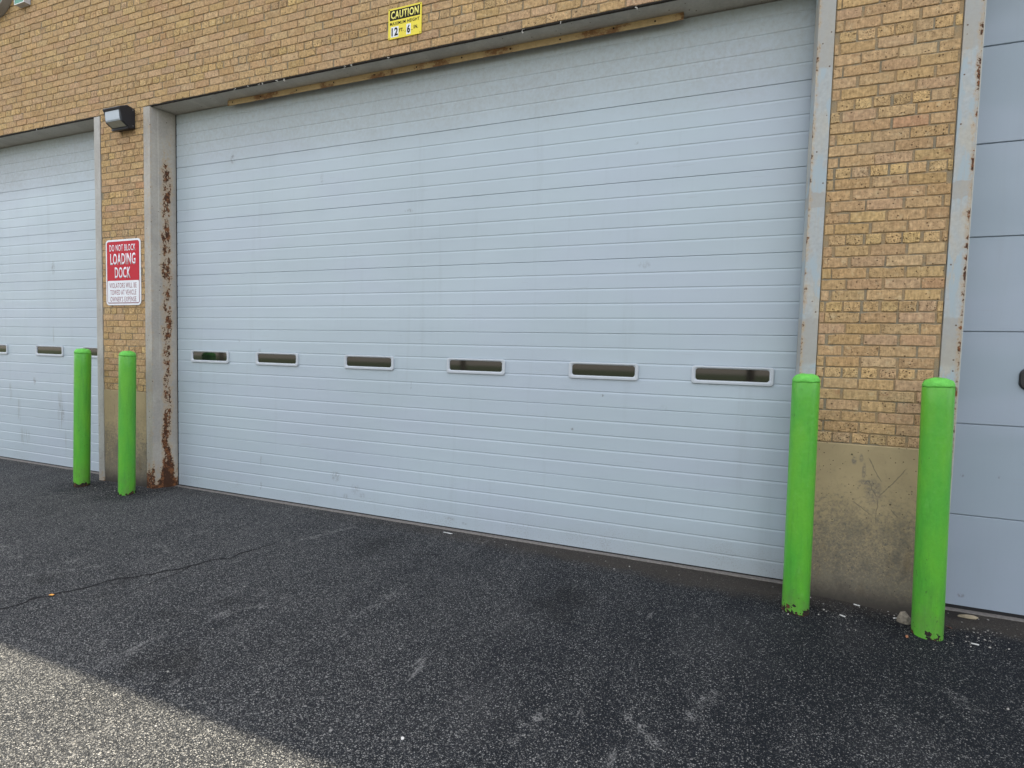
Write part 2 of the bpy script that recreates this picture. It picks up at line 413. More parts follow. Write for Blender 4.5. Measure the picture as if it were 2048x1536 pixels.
# pale tyre and shovel scuffs on the yard, (x0, y0, x1, y1)
SCUFFS = [(5.58, -1.71, 5.78, -1.93), (5.95, -1.35, 5.85, -1.73), (0.49, -1.67, 1.01, -1.82), (1.33, -2.00, 1.73, -1.59), (2.53, -0.75, 2.79, -0.03), (3.87, -1.56, 3.91, -1.07), (3.06, -1.93, 3.36, -1.33), (7.05, -0.87, 7.16, -1.04), (5.13, -2.18, 5.25, -1.87), (1.53, -1.16, 1.90, -1.24)]
def m_asphalt():
    m = mat('sealed_asphalt'); t = NT(m); X = t.xyz()
    wear = t.noise(.75, 4, .6, t.mapv(t.co, (1, .55, 1), rot=(0, 0, math.radians(-28))))
    wear2 = t.noise(4.5, 4, .65, t.mapv(t.co, (1, .30, 1), rot=(0, 0, math.radians(-30))))
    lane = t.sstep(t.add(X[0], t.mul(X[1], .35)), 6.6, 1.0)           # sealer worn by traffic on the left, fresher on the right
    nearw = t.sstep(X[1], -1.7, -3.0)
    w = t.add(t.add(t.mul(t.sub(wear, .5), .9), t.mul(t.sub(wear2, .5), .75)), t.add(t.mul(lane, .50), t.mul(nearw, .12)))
    sealer_shade = t.blob([(6.5, -.22, .42, .34, .5), (7.2, -.28, .45, .36, .5), (-.9, -.26, .38, .30, .45), (-.15, -.28, .38, .30, .45)], 'xy')  # dark sealer together with painted contact shadow round the bollard feet
    w = t.sub(w, sealer_shade)
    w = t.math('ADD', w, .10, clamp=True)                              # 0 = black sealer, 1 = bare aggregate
    dst = t.noise(35, 2, .5, color=True)
    vv = t.t.nodes.new('ShaderNodeVectorMath'); vv.operation = 'MULTIPLY_ADD'
    t.put(vv.inputs[0], dst); vv.inputs[1].default_value = (.006, .006, .006); t.put(vv.inputs[2], t.co)
    v1 = t.voro(138, vv.outputs[0]); v2 = t.voro(265, vv.outputs[0]); v3 = t.voro(46, vv.outputs[0])
    r1 = t.sepc(v1['Color']); r2 = t.sepc(v2['Color']); r3 = t.sepc(v3['Color'])
    th1 = t.lin(w, 0, 1, .84, .42); th2 = t.lin(w, 0, 1, .82, .48); th3 = t.lin(w, 0, 1, .992, .95)
    s1 = t.mul(t.sstep(t.sub(r1[0], th1), 0, .10), t.sstep(v1['Distance'], .30, .60, 1, 0))
    s2 = t.mul(t.sstep(t.sub(r2[0], th2), 0, .12), t.sstep(v2['Distance'], .35, .62, 1, 0))
    s3 = t.mul(t.sstep(t.sub(r3[0], th3), 0, .03), t.sstep(v3['Distance'], .25, .42, 1, 0))
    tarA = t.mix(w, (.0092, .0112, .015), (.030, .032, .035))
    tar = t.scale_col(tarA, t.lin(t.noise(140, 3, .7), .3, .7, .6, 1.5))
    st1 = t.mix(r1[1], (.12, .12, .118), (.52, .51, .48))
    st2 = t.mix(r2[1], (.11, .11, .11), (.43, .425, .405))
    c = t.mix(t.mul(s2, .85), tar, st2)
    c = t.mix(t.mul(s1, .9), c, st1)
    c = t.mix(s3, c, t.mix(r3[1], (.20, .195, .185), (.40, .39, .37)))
    # dusty tan drift and scrapes
    dustm = t.sstep(t.noise(1.7, 5, .65, t.mapv(t.co, (1, .6, 1), (7, 3, 0), (0, 0, -.5))), .50, .72)
    c = t.mix(t.mul(dustm, .10), c, (.15, .145, .14))
    scr = t.sstep(t.noise(7, 5, .7, t.mapv(t.co, (1, .16, 1), (1, 5, 0), (0, 0, math.radians(-50)))), .635, .70)
    c = t.mix(t.mul(scr, t.lin(r1[2], 0, 1, 0, .85)), c, (.30, .295, .285))
    sv = t.t.nodes.new('ShaderNodeVectorMath'); sv.operation = 'MULTIPLY_ADD'
    t.put(sv.inputs[0], t.noise(5, 4, .65, color=True)); sv.inputs[1].default_value = (.22, .22, 0); t.put(sv.inputs[2], t.mapv(t.co, loc=(-.11, -.11, 0)))
    sg = t.segs(SCUFFS, .042, 'xy', sv.outputs[0])
    c = t.mix(t.mul(t.mul(sg, t.mul(t.sstep(t.noise(13, 4, .7), .42, .62), .7)), t.math('GREATER_THAN', r1[2], .5)), c, (.33, .325, .31))
    # brown dirt packed against the doors
    dz = t.add(t.add(X[1], t.mul(t.sub(t.noise(3.6, 5, .7), .5), .40)), t.sstep(X[0], 3.0, 6.0, -.14, .0))
    amt = t.mul(t.sstep(dz, -.22, .02), t.sstep(X[0], 2.0, 5.2, .25, 1))
    amt = t.mul(amt, t.sstep(t.noise(90, 3, .6), .2, .42))
    c = t.mix(t.mul(amt, .85), c, t.mix(t.noise(26, 4, .7), (.026, .022, .018), (.062, .051, .040)))
    oil = t.sstep(t.noise(.9, 4, .6, t.mapv(t.co, (1, 1, 1), (3, 8, 0))), .60, .70)
    c = t.scale_col(c, t.lin(oil, 0, 1, 1, .62))
    h = t.add(t.add(t.mul(t.sstep(v1['Distance'], 0, .6, 1, 0), .8), t.mul(t.sstep(v2['Distance'], 0, .6, 1, 0), .45)),
              t.add(t.mul(s3, .5), t.mul(t.noise(260, 2, .6), .3)))
    h = t.mul(h, t.lin(amt, 0, 1, 1, .25))
    ro = t.mix(s1, t.lin(w, 0, 1, .74, .85), .9)
    t.bsdf(c, ro, t.bump(h, 1.0, .009), spec=.16)
    return m

M = dict(
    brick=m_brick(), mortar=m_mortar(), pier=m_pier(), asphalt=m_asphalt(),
    jamb_left=m_jamb('grey_beige_jamb_paint', (.33, .315, .285), (.38, .37, .34), foot=.12, amount=.8),
    jamb_rust=m_jamb('rusted_jamb_paint', (.315, .295, .26), (.365, .34, .295), band=(.142, .064, 4.0), foot=.24),
    jamb_a=m_jamb('patched_blue_grey_paint', (.355, .375, .37), (.40, .385, .335), patches=True, edge=(XA0, .035), foot=.02),
    jamb_b=m_jamb('patched_blue_grey_paint_flaking', (.355, .385, .39), (.40, .385, .335), patches=True, edge=(XB1, .045), foot=.02, amount=1.15),
    steel_soffit=m_jamb('drab_lintel_paint', (.42, .39, .34), (.47, .44, .385), foot=.0, amount=.7),
    caulk=m_plain('cracked_black_caulk', (.022, .018, .014), .9, .4, 40, .6),
    flake=m_plain('white_sealant_scraps', (.55, .53, .48), .7),
    rubber=m_plain('black_rubber_seal', (.012, .012, .013), .6, .3, 60, .3),
    pale_edge=m_plain('pale_edge_trim', (.46, .45, .40), .6),
    sill=m_plain('worn_concrete_sill', (.17, .155, .14), .9, .3, 50, .6),
    frame=m_plain('white_window_frame_plastic', (.455, .49, .52), .42, .04, 12, .05, .5),
    dark_inside=m_plain('dark_interior', (.02, .02, .02), .9),
    roof=m_plain('roof_membrane', (.20, .20, .20), .9),
    coping=m_plain('metal_coping', (.30, .29, .27), .5),
    cap=m_cap(),
)
DOORBASE = (.398, .468, .508)
M['door_main'] = m_door('pale_grey_door_paint', DOORBASE, marks=[
    (.86, 3.69, .035, .05, .75), (2.27, .355, .06, .05, .55), (2.52, .25, .05, .06, .4), (2.60, .20, .04, .03, .4), (2.4, .16, .04, .03, .35), (1.27, .415, .012, .06, .55), (1.27, .14, .016, .05, .55),
    (3.1, 2.98, .05, .02, .5), (3.15, 1.33, .004, .04, .9), (2.07, 3.37, .02, .06, .35), (5.2, 3.37, .02, .02, .35), (5.5, 1.25, .03, .03, .35),
    (5.0, 1.33, .012, .012, .9), (4.75, 1.03, .012, .012, .9), (5.3, 2.4, .05, .03, .3), (3.6, .09, .05, .02, .5), (3.75, .07, .03, .015, .5), (.95, 1.72, .02, .02, .5), (1.25, 1.62, .02, .02, .5)])
M['door_left'] = m_door('pale_grey_door_paint_streaked', DOORBASE, marks=[
    (-2.3, 2.62, .035, .09, .7), (-2.75, 1.12, .03, .05, .85), (-1.18, .40, .03, .07, .9), (-2.15, .70, .035, .10, .55)],
    drips=[(-2.2, .75, .07, .26, .8), (-3.1, .72, .05, .20, .6), (-3.3, .95, .04, .12, .6), (-2.32, 1.75, .02, .12, .7), (-3.0, .35, .12, .12, .6), (-2.1, .35, .02, .22, .7)])
M['door_right'] = m_door('blue_grey_flush_door_paint', (.285, .342, .39), grime_shade=False, marks=[(7.46, .92, .012, .012, .8), (7.66, .93, .012, .012, .8), (7.5, .10, .02, .015, .7)])
g = mat('dark_window_glass'); t = NT(g)
t.bsdf((.010, .010, .010), .04, t.bump(t.noise(5, 2, .5), .02, .002), spec=.75); M['glass'] = g

# ------------------------------------------------------------------ ground
def axis(a, b, c, d, fine, coarse):
    pts = [a]; x = a
    while x < d:
        step = fine if b <= x <= c else min(coarse, max(fine, .35*max(b-x, x-c)))
        if x < b: step = max(fine, min(step, max(fine, b-x)))
        x += step; pts.append(x)
    return pts
gx = axis(-400, -3.2, 9.0, 400, .06, 60); gy = axis(-400, -4.6, .34, .34, .05, 60)
gy = [y for y in gy if y < .34] + [.34]
vs, fs = [], []
for y in gy:
    for x in gx: vs.append((x, y, ground_h(x, y) if -12 < x < 16 else ground_h(0, -10 if y < -1 else -.5)*.5))
n = len(gx)
for j in range(len(gy)-1):
    for i in range(n-1): fs.append((j*n+i, j*n+i+1, (j+1)*n+i+1, (j+1)*n+i))
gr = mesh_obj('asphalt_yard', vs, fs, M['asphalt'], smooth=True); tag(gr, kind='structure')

grass = mat('lawn_grass'); t = NT(grass)
t.bsdf(t.mix(t.noise(1.2, 5, .7), (.035, .055, .02), (.075, .095, .04)), .9, t.bump(t.noise(40, 3, .7), .8, .03), spec=.2)
def sheet(name, x0, x1, y0, y1, z, material, kind='structure'):
    o = mesh_obj(name, [(x0, y0, z), (x1, y0, z), (x1, y1, z), (x0, y1, z)], [(0, 1, 2, 3)], material); tag(o, kind=kind); return o
sheet('lawn', -390, 390, -60, -15, .03, grass)
sheet('far_lot', -390, 390, -390, -60, .03, m_plain('pale_far_paving', (.20, .185, .165), .9))
bm = bmesh.new(); bev_box(bm, -120, 120, -15.0, -14.85, -.1, .09, .015)
kerb = bm_obj('kerb', bm, m_plain('concrete_kerb', (.30, .29, .27), .9)); tag(kerb, kind='structure')
sheet('far_road', -390, 390, -27, -20, .036, m_plain('grey_road', (.12, .12, .12), .9))

# cracks: thin dark ragged strips lying in the surface
def strip(name, pts, w, material, jag=.012, kind='structure', lift=.0025):
    P = []
    for (a, b) in zip(pts, pts[1:]):
        d = math.dist(a, b); k = max(2, int(d/.025))
        for i in range(k): P.append((a[0]+(b[0]-a[0])*i/k, a[1]+(b[1]-a[1])*i/k))
    P.append(pts[-1]); V = []; F = []
    for i, (x, y) in enumerate(P):
        q = P[min(i+1, len(P)-1)]; p0 = P[max(i-1, 0)]
        tx, ty = q[0]-p0[0], q[1]-p0[1]; L = math.hypot(tx, ty) or 1
        nx, ny = -ty/L, tx/L
        o = jag*(mnoise.noise(Vector((i*.21, 1.7, w*90)))+.6*mnoise.noise(Vector((i*.55, 4.4, w*50))))
        ww = w*(.45+.9*abs(mnoise.noise(Vector((i*.33, 9, 2)))))*min(1, (len(P)-1-i)/12+.12)
        for s in (-1, 1):
            X, Y = x+nx*(o+s*ww/2), y+ny*(o+s*ww/2); V.append((X, Y, ground_h(X, Y)+lift))
        if i: F.append((2*i-2, 2*i-1, 2*i+1, 2*i))
    o = mesh_obj(name, V, F, material); tag(o, kind=kind); return o
crackm = m_plain('crack_dark', (.006, .006, .007), .95, .4, 60, .5)
strip('pavement_crack', [(1.0, -4.4), (1.45, -3.3), (1.8223, -2.3154), (1.8957, -2.0721), (2.05, -1.7086), (2.2422, -1.3968), (2.3975, -1.0404), (2.44, -.70)], .032, crackm, .05)
strip('pavement_crack', [(2.26, -1.33), (2.29, -1.52), (2.27, -1.72), (2.33, -1.95)], .014, crackm)
strip('pavement_crack', [(-.05, -.36), (.1, -.75), (.2, -1.2), (.15, -1.7)], .007, crackm)
strip('pavement_crack', [(3.63, -.46), (3.80, -.40), (3.95, -.42), (4.02, -.36)], .012, crackm, .02)
strip('pavement_crack', [(6.40, -.12), (6.55, -.16), (6.68, -.12)], .018, crackm, .02)

# ------------------------------------------------------------------ building
B = empty('brick_building', (3.2, .3, 0), 'tan brick loading dock building with three pale overhead doors', 'building')

# --- facade: mortar bed + individually laid bricks in one mesh
V, F, MI, BC = [], [], [], []
def quad(a, b, c, d, mi, col=(0, 0, 0, 0)):
    k = len(V); V.extend((a, b, c, d)); F.append((k, k+1, k+2, k+3)); MI.append(mi); BC.append(col)
def bx(x0, x1, y0, y1, z0, z1):
    for f in (((x0,y0,z0),(x1,y0,z0),(x1,y0,z1),(x0,y0,z1)), ((x1,y0,z0),(x1,y1,z0),(x1,y1,z1),(x1,y0,z1)),
              ((x0,y1,z0),(x0,y0,z0),(x0,y0,z1),(x0,y1,z1)), ((x0,y0,z1),(x1,y0,z1),(x1,y1,z1),(x0,y1,z1)), ((x0,y1,z0),(x1,y1,z0),(x1,y0,z0),(x0,y0,z0)),
              ((x1,y1,z0),(x0,y1,z0),(x0,y1,z1),(x1,y1,z1))):
        quad(*f, 1)
MB = .006                      # mortar bed set back behind the brick faces
bx(XW0, XW1, MB, .33, ZT+.006, TOP)
PIERS = [(XW0, OPEN[0][0]), (XL1, XP0), (XA1, XB0), (OPEN[2][1], XW1)]
for a, b in PIERS: bx(a+.002, b-.002, MB, .33, .0, ZT+.004)
rnd = random.Random(21)
PAL = [((.418, .278, .142), 12), ((.440, .300, .158), 4), ((.385, .252, .126), 4), ((.412, .268, .144), 2.5), ((.40, .240, .130), .3), ((.435, .292, .146), 3), ((.398, .268, .148), 4)]
def brick_col(header, row):
    r = rnd.random()*sum(w for _, w in PAL)
    for c, w in PAL:
        r -= w
        if r <= 0: break
    k = rnd.uniform(.94, 1.06); sp = rnd.random()**2*.35
    if header:
        c = (.48, .325, .158) if rnd.random() < .75 else c
        sp = rnd.uniform(.45, 1.0); k = rnd.uniform(.88, 1.12)
    return (c[0]*k, c[1]*k*rnd.uniform(.97, 1.03), c[2]*k*rnd.uniform(.92, 1.08), sp)
def brick(x0, x1, z0, z1, header, row):
    col = brick_col(header, row)
    nx = 6 if x1-x0 > .14 else 4
    dy = rnd.uniform(-.0022, .0018); tl = rnd.uniform(-.0018, .0018); sd = rnd.random()*100
    def pt(x, z, y): return (x, y, z)
    bot = []; top = []
    for i in range(nx):
        u = i/(nx-1); x = x0+(x1-x0)*u
        e = .0028*mnoise.noise(Vector((x*23, sd, 0))) - (.0015*rnd.random() if i in (0, nx-1) else 0)
        f = .0028*mnoise.noise(Vector((x*23, sd, 5))) - (.0015*rnd.random() if i in (0, nx-1) else 0)
        xx = x + (rnd.uniform(-.002, .002) if i in (0, nx-1) else 0)
        if rnd.random() < .06: e -= .007*rnd.random()
        if rnd.random() < .06: f -= .007*rnd.random()
        bot.append((xx, z0-e+tl*(u-.5))); top.append((xx, z1+f+tl*(u-.5)))
    ring = bot + top[::-1]                       # ccw from -Y
    cx, cz = (x0+x1)/2, (z0+z1)/2
    out = [(p[0], .0145, p[1]) for p in ring]
    edge = [(p[0], .0022+dy, p[1]) for p in ring]
    ins = []
    for p in ring:
        sx = 1 if p[0] > cx else -1; sz = 1 if p[1] > cz else -1
        px = p[0]-(sx*.0032 if min(abs(p[0]-x0), abs(p[0]-x1)) < .01 else 0)
        ins.append((px, -.0002+dy+rnd.uniform(-.0005, .0005), p[1]-sz*.0030))
    n = len(ring); k = len(V)
    V.extend(out); V.extend(edge); V.extend(ins)
    for L in (0, 1):
        for i in range(n):
            j = (i+1) % n
            F.append((k+L*n+i, k+L*n+j, k+(L+1)*n+j, k+(L+1)*n+i)); MI.append(0); BC.append(col)
    for i in range(nx-1):
        F.append((k+2*n+i, k+2*n+i+1, k+2*n+n-2-i, k+2*n+n-1-i)); MI.append(0); BC.append(col)
def lay(row, xa, xb, z0):
    header = row % 6 == (0 if row < 43 else 4)
    pitch = .1045 if header else .2085
    off = (.5*pitch if row % 2 else 0) + rnd.uniform(-.02, .02) + (.03 if header else 0)
    x = xa - ((xa+off) % pitch)
    while x < xb:
        j = .0062*rnd.uniform(.6, 2.1)
        a, b = x+j+rnd.uniform(-.003, .003), x+pitch-.0052*rnd.uniform(.6, 1.4)
        a = max(a, xa+.0015); b = min(b, xb-.0015)
        if b-a > .022:
            bj = .0042
            brick(a, b, z0+bj+rnd.uniform(-.0007, .0007), z0+CH-bj+rnd.uniform(-.0007, .0007), header and rnd.random() < .93, row)
        x += pitch
for row in range(80):
    z0 = ZC + CH*row
    if row < 43:
        for a, b in PIERS: lay(row, a+.004, b-.004, z0)
    else: lay(row, XW0, XW1, z0)
me = bpy.data.meshes.new('brick_wall'); me.from_pydata(V, [], F)
me.materials.append(M['brick']); me.materials.append(M['mortar'])
me.polygons.foreach_set('material_index', MI)
at = me.attributes.new('bcol', 'FLOAT_COLOR', 'FACE')
at.data.foreach_set('color', [c for b in BC for c in b])
me.update()
wall = bpy.data.objects.new('brick_wall', me); COL.objects.link(wall); wall.parent = B; wall.matrix_parent_inverse = parent_inv(B)

# --- roof, shell and coping (they throw the shade on the yard)
bm = bmesh.new()
box(bm, XW0, XW0+.3, .331, 18, 0, TOP-.5); box(bm, XW1-.3, XW1, .331, 18, 0, TOP-.5); box(bm, XW0+.3, XW1-.3, 17.7, 18, 0, TOP-.5)
bm_obj('side_wall', bm, M['mortar'], B)
bm = bmesh.new(); box(bm, XW0+.01, XW1-.01, .335, 17.99, TOP-.498, TOP-.35); bm_obj('roof', bm, M['roof'], B)
bm = bmesh.new(); bev_box(bm, XW0-.03, XW1+.03, -.035, .37, TOP+.002, TOP+.06, .006); bm_obj('roof_coping', bm, M['coping'], B)
bm = bmesh.new(); box(bm, XW0+.32, XW1-.32, .9, .95, 0, TOP-.52); bm_obj('inner_partition', bm, M['dark_inside'], B)

# --- pier bases
for k, (a, b) in enumerate(PIERS):
    bm = bmesh.new()
    bev_box(bm, a+.003, b-.003, -.004, .32, -.12, ZC-.002, .006)
    o = bm_obj('concrete_base', bm, M['pier'], B)

# --- lintel plates + caulk + sealant scraps
for (a, b) in OPEN:
    x0 = a-.07 if a != XB1 else a-.02
    bm = bmesh.new(); V2 = []
    nseg = int((b-x0)/.05); F2 = []
    for i in range(nseg+1):
        x = x0+(b+.02-x0)*i/nseg
        y = .006+.004*mnoise.noise(Vector((x*3, 1, 1)))+(.010*max(0, mnoise.noise(Vector((x*9, 4, 1)))))
        for yy, zz in ((y, ZT), (.32, ZT), (y, ZT+.0045), (.32, ZT+.0045)): V2.append((x, yy, zz))
        if i:
            k = 4*i
            F2 += [(k-4, k, k+1, k-3), (k-4, k-2, k+2, k)]
    bm.free(); mesh_obj('lintel_plate', V2, F2, M['steel_soffit'], B)
    # ragged caulk line between brick and plate
    V2, F2 = [], []
    for i in range(nseg*2+1):
        x = x0+(b+.02-x0)*i/(nseg*2)
        dn = .006+.006*max(0, mnoise.noise(Vector((x*6, 2, 7))))+.004*mnoise.noise(Vector((x*23, 8, 7)))
        yy = .0015+.003*mnoise.noise(Vector((x*15, 3, 3)))
        V2 += [(x, yy+.002, ZT+.011), (x, yy, ZT+.004-dn*.5), (x, yy+.010, ZT-dn), (x, yy+.022, ZT-.0015)]
        if i:
            k = 4*i
            for q in range(3): F2.append((k-4+q, k-3+q, k+1+q, k+q))
    mesh_obj('caulk_joint', V2, F2, M['caulk'], B)
rr = random.Random(5)
for x in (1.18, 1.36, 1.50, 1.56, 1.74, 1.83, 2.55, 2.62, 3.02, 4.3, 4.62, 5.2, -2.1, -1.95):
    bm = bmesh.new(); p = Vector((x, -.002, ZT+.002)); prev = None
    for k in range(5):
        q = p+Vector((rr.uniform(-.016, .016), rr.uniform(-.008, .002), -.009*k*rr.uniform(.3, 1)))
        w = .0028
        ring = [bm.verts.new(q+Vector(o)) for o in ((-w, 0, -w), (w, -w, 0), (0, w, w))]
        if prev:
            for i in range(3): bm.faces.new((prev[i], prev[(i+1) % 3], ring[(i+1) % 3], ring[i]))
        prev = ring
    bm_obj('sealant_scrap', bm, M['flake'], B)

# --- steel jambs
def jamb(x0, x1, material, label=None):
    bm = bmesh.new(); bev_box(bm, x0+.0012, x1-.0012, -.006, .20, -.05, ZT-.004, .0025)
    o = bm_obj('door_jamb', bm, material, B)
    if label: o['label'] = label
    return o
jamb(XL0, XL1, M['jamb_left'])
bm = bmesh.new(); box(bm, XL0-.004, XL0+.0005, -.003, .21, -.03, ZT-.004); bm_obj('jamb_edge', bm, M['pale_edge'], B)
jamb(XA0, XA1, M['jamb_a'], 'steel jamb patched in blue-grey and beige paint')
jamb(XB0, XB1, M['jamb_b'], 'steel jamb with flaking rust along its edge')
bm = bmesh.new(); box(bm, XB1+.0005, XB1+.006, .0, .21, -.03, ZT-.004); bm_obj('jamb_edge', bm, M['pale_edge'], B)
# rusted channel left of the main door: front flange and splayed return
prof = [(XP0+.0012, .03), (XP0+.0012, -.0035), (XP0+.004, -.006), (XP1-.006, -.006), (XP1-.0015, -.0045), (XP1, 0.), (-.052, .068), (-.0505, .070), (-.0475, .0745), (-.0105, .2135), (-.009, .228), (-.0075, .25), (-.0075, .30), (XP0+.0012, .30)]
bm = bmesh.new(); N = 60; loops = []
for i in range(N+1):
    z = -.05+(ZT-.004+.05)*i/N
    loops.append([(x, y, z) for x, y in prof][::1])
loft(bm, loops, True, True); bmesh.ops.recalc_face_normals(bm, faces=bm.faces[:])
o = bm_obj('door_jamb', bm, M['jamb_rust'], B); o['label'] = 'grey steel jamb eaten by a long streak of rust'

# --- sectional ribbed doors
def ribbed_door(x0, x1, material, label, windows):
    prof = []                                    # (z, y)
    def groove(z, hgt, dep):
        prof.extend([(z-hgt*.75, YD), (z+hgt*.02, YD+dep), (z+hgt*.16, YD+dep), (z+hgt*.50, YD)])
    prof.append((ZB, YD))
    for k in range(7):
        zs = ZB+S*k
        for r in range(1, 5): groove(zs+S*r/5, .016, .0031)
        if k < 6:
            z = zs+S
            prof.extend([(z-.008, YD), (z-.0018, YD+.003), (z-.0014, YD+.010), (z+.0012, YD+.010), (z+.0015, YD+.002), (z+.0026, YD)])
    prof.append((ZB+S*7-.02, YD))
    nx = 2; V2 = []; F2 = []
    for z, y in prof: V2 += [(x0, y, z), (x1, y, z)]
    for i in range(len(prof)-1): F2.append((2*i, 2*i+1, 2*i+3, 2*i+2))
    k = len(V2); V2 += [(x0, YD+.05, ZB), (x1, YD+.05, ZB), (x0, YD+.05, ZB+S*7-.02), (x1, YD+.05, ZB+S*7-.02)]
    L = 2*(len(prof)-1)
    F2 += [(k+1, k, k+2, k+3), (0, k, k+1, 1), (L, L+1, k+3, k+2)]
    d = mesh_obj('overhead_door', V2, F2, material, B); d['label'] = label
    bm = bmesh.new(); box(bm, x0, x1, YD+.004, YD+.04, ZB-.014, ZB-.0005)
    bm_obj('bottom_seal', bm, M['rubber'], d)
    for sa, sb in ((x0-.012, x0-.001), (x1+.001, x1+.012)):
        bm = bmesh.new(); box(bm, sa, sb, YD-.006, YD+.03, ZB-.012, ZB+S*7-.02)
        bm_obj('side_seal', bm, M['rubber'], d)
    for wx in windows:
        wz = 1.534; w, h = .585, .140; wi, hi = .524, .090; zi = wz+.004
        def lp(ww, hh, r, y, zc=wz): return [(wx+p[0], y, zc+p[1]) for p in rrect(ww, hh, r)]
        bm = bmesh.new()
        loft(bm, [lp(w, h, .024, YD+.004), lp(w, h, .024, YD-.010), lp(w-.008, h-.008, .021, YD-.015), lp(wi+.022, hi+.020, .020, YD-.0155, zi),
                  lp(wi+.004, hi+.004, .022, YD-.010, zi), lp(wi, hi, .021, YD-.003, zi)])
        fo = bm_obj('window_frame', bm, M['frame'], d)
        bm = bmesh.new(); bm.faces.new([bm.verts.new(q) for q in lp(wi+.003, hi+.003, .015, YD-.0035, zi)])
        bm_obj('window_pane', bm, M['glass'], d)
    return d
WIN = [.514+1.0972*i for i in range(6)]
WIN = [.514, 1.493, 2.666, 3.828, 4.997, 5.991]
ribbed_door(-.0, XA0+.03, M['door_main'], 'wide pale grey ribbed overhead door with six small windows', WIN)
ribbed_door(-7.66, XL0+.03, M['door_left'], 'pale grey ribbed overhead door beside the red sign, cut off at the edge', [-6.8, -5.8, -4.72, -3.62, -2.40, -1.42])
bm = bmesh.new(); box(bm, -.0715, .0, YD+.03, YD+.05, 0, ZT); bm_obj('side_filler', bm, M['rubber'], B)

# --- flush door on the right
V2, F2 = [], []
x0, x1 = XB1+.006, OPEN[2][1]+.03
zj = [.030, .6515, 1.2685, 1.8845, 2.5035, 3.1055, 3.7255, 4.36]
prof = [(zj[0], YD)]
for z in zj[1:-1]: prof += [(z-.006, YD), (z-.003, YD+.003), (z-.0024, YD+.014), (z+.0024, YD+.014), (z+.003, YD+.003), (z+.006, YD)]
prof.append((zj[-1], YD))
for z, y in prof: V2 += [(x0, y, z), (x1, y, z)]
for i in range(len(prof)-1): F2.append((2*i, 2*i+1, 2*i+3, 2*i+2))
k = len(V2); V2 += [(x0, YD+.05, zj[0]), (x1, YD+.05, zj[0]), (x0, YD+.05, zj[-1]), (x1, YD+.05, zj[-1])]; L = 2*(len(prof)-1)
F2 += [(k+1, k, k+2, k+3), (0, k, k+1, 1), (L, L+1, k+3, k+2)]
dr = mesh_obj('overhead_door', V2, F2, M['door_right'], B); dr['label'] = 'blue-grey flush panel overhead door with a black handle'
bm = bmesh.new(); box(bm, x0, x1, YD+.006, YD+.04, -.01, .0295); bm_obj('bottom_seal', bm, M['rubber'], dr)
bm = bmesh.new()
hx, hz = 7.845, 1.582
def lph(w, h, r, y): return [(hx+p[0], y, hz+p[1]) for p in rrect(w, h, r, 7)]
loft(bm, [lph(.25, .146, .05, YD+.001), lph(.25, .146, .05, YD-.010), lph(.238, .134, .046, YD-.016), lph(.205, .102, .034, YD-.016), lph(.195, .092, .03, YD-.005)], False, True)
blk = m_plain('black_handle_plastic', (.012, .012, .014), .35, .1, 40, .05, .5)
hd = bm_obj('door_handle', bm, blk, dr)

# --- sills under the doors
for a, b in ((-7.66, XL0+.0), (-.03, XA0+.02), (XB1, 10.75)):
    bm = bmesh.new(); bev_box(bm, a, b, .205, .32, -.08, .0045, .004); bm_obj('door_sill', bm, M['sill'], B)

# ------------------------------------------------------------------ rusty angle under the main lintel
am = m_jamb('rusted_tan_angle_paint', (.40, .30, .165), (.34, .245, .14), foot=.01, amount=1.0)
t = None
ang = mat('rusted_tan_angle'); t = NT(ang); X = t.xyz()
n = t.noise(5, 4, .6, t.mapv(t.co, (.6, 1, 1))); f = t.noise(48, 5, .7)
c = t.scale_col(t.mix(t.noise(3, 3), (.52, .38, .20), (.42, .30, .155)), t.lin(f, .3, .7, .85, 1.12))
lv = t.add(t.mul(n, .8), t.mul(f, .3)); r = t.sstep(lv, .545, .64)
c = t.mix(t.mul(r, .9), c, t.mix(t.noise(30, 4), (.10, .045, .02), (.27, .13, .055)))
c = t.mix(t.sstep(lv, .74, .80), c, (.03, .018, .012))
t.bsdf(c, .8, t.bump(f, .5, .003), spec=.3)
A0 = empty('angle_iron', (3.2, .19, ZT-.04), 'long rusty tan steel angle bolted under the lintel above the wide door', 'steel angle')
bm = bmesh.new()
xa, xb, ya = .875, 5.53, .178
Ntop = 120; V2, F2 = [], []
for i in range(Ntop+1):
    x = xa+(xb-xa)*i/Ntop; e = .0025*mnoise.noise(Vector((x*9, 3, 3)))+.0015*mnoise.noise(Vector((x*31, 3, 3)))
    zb = ZT-.056+e
    V2 += [(x, ya, ZT-.002), (x, ya-.001, zb), (x, ya+.006, zb), (x, ya+.006, ZT-.009), (x, ya+.05, ZT-.009), (x, ya+.05, ZT-.002)]
    if i:
        k = 6*i
        for q in range(6): F2.append((k-6+q, k-6+(q+1) % 6, k+(q+1) % 6, k+q))
F2 += [(5, 4, 3, 2, 1, 0)]; k = 6*Ntop; F2.append(tuple(k+q for q in range(6)))
bar = mesh_obj('angle_bar', V2, F2, ang, A0)
bm = bmesh.new(); bm.free()
hole = m_plain('dark_hole', (.008, .006, .005), .9)
for i, x in enumerate((.945, 1.335, 1.81, 2.27, 2.74, 3.2, 3.66, 4.12, 4.56, 5.0, 5.32)):
    bm = bmesh.new(); lathe(bm, [(.0075, 0), (.0065, .0035)], 12)
    bmesh.ops.rotate(bm, verts=bm.verts[:], matrix=Matrix.Rotation(math.radians(90), 3, 'X'))
    bmesh.ops.translate(bm, verts=bm.verts[:], vec=(x, ya-.0005, ZT-.027+.004*math.sin(i*2.3)))
    bm_obj('bolt', bm, hole, A0)

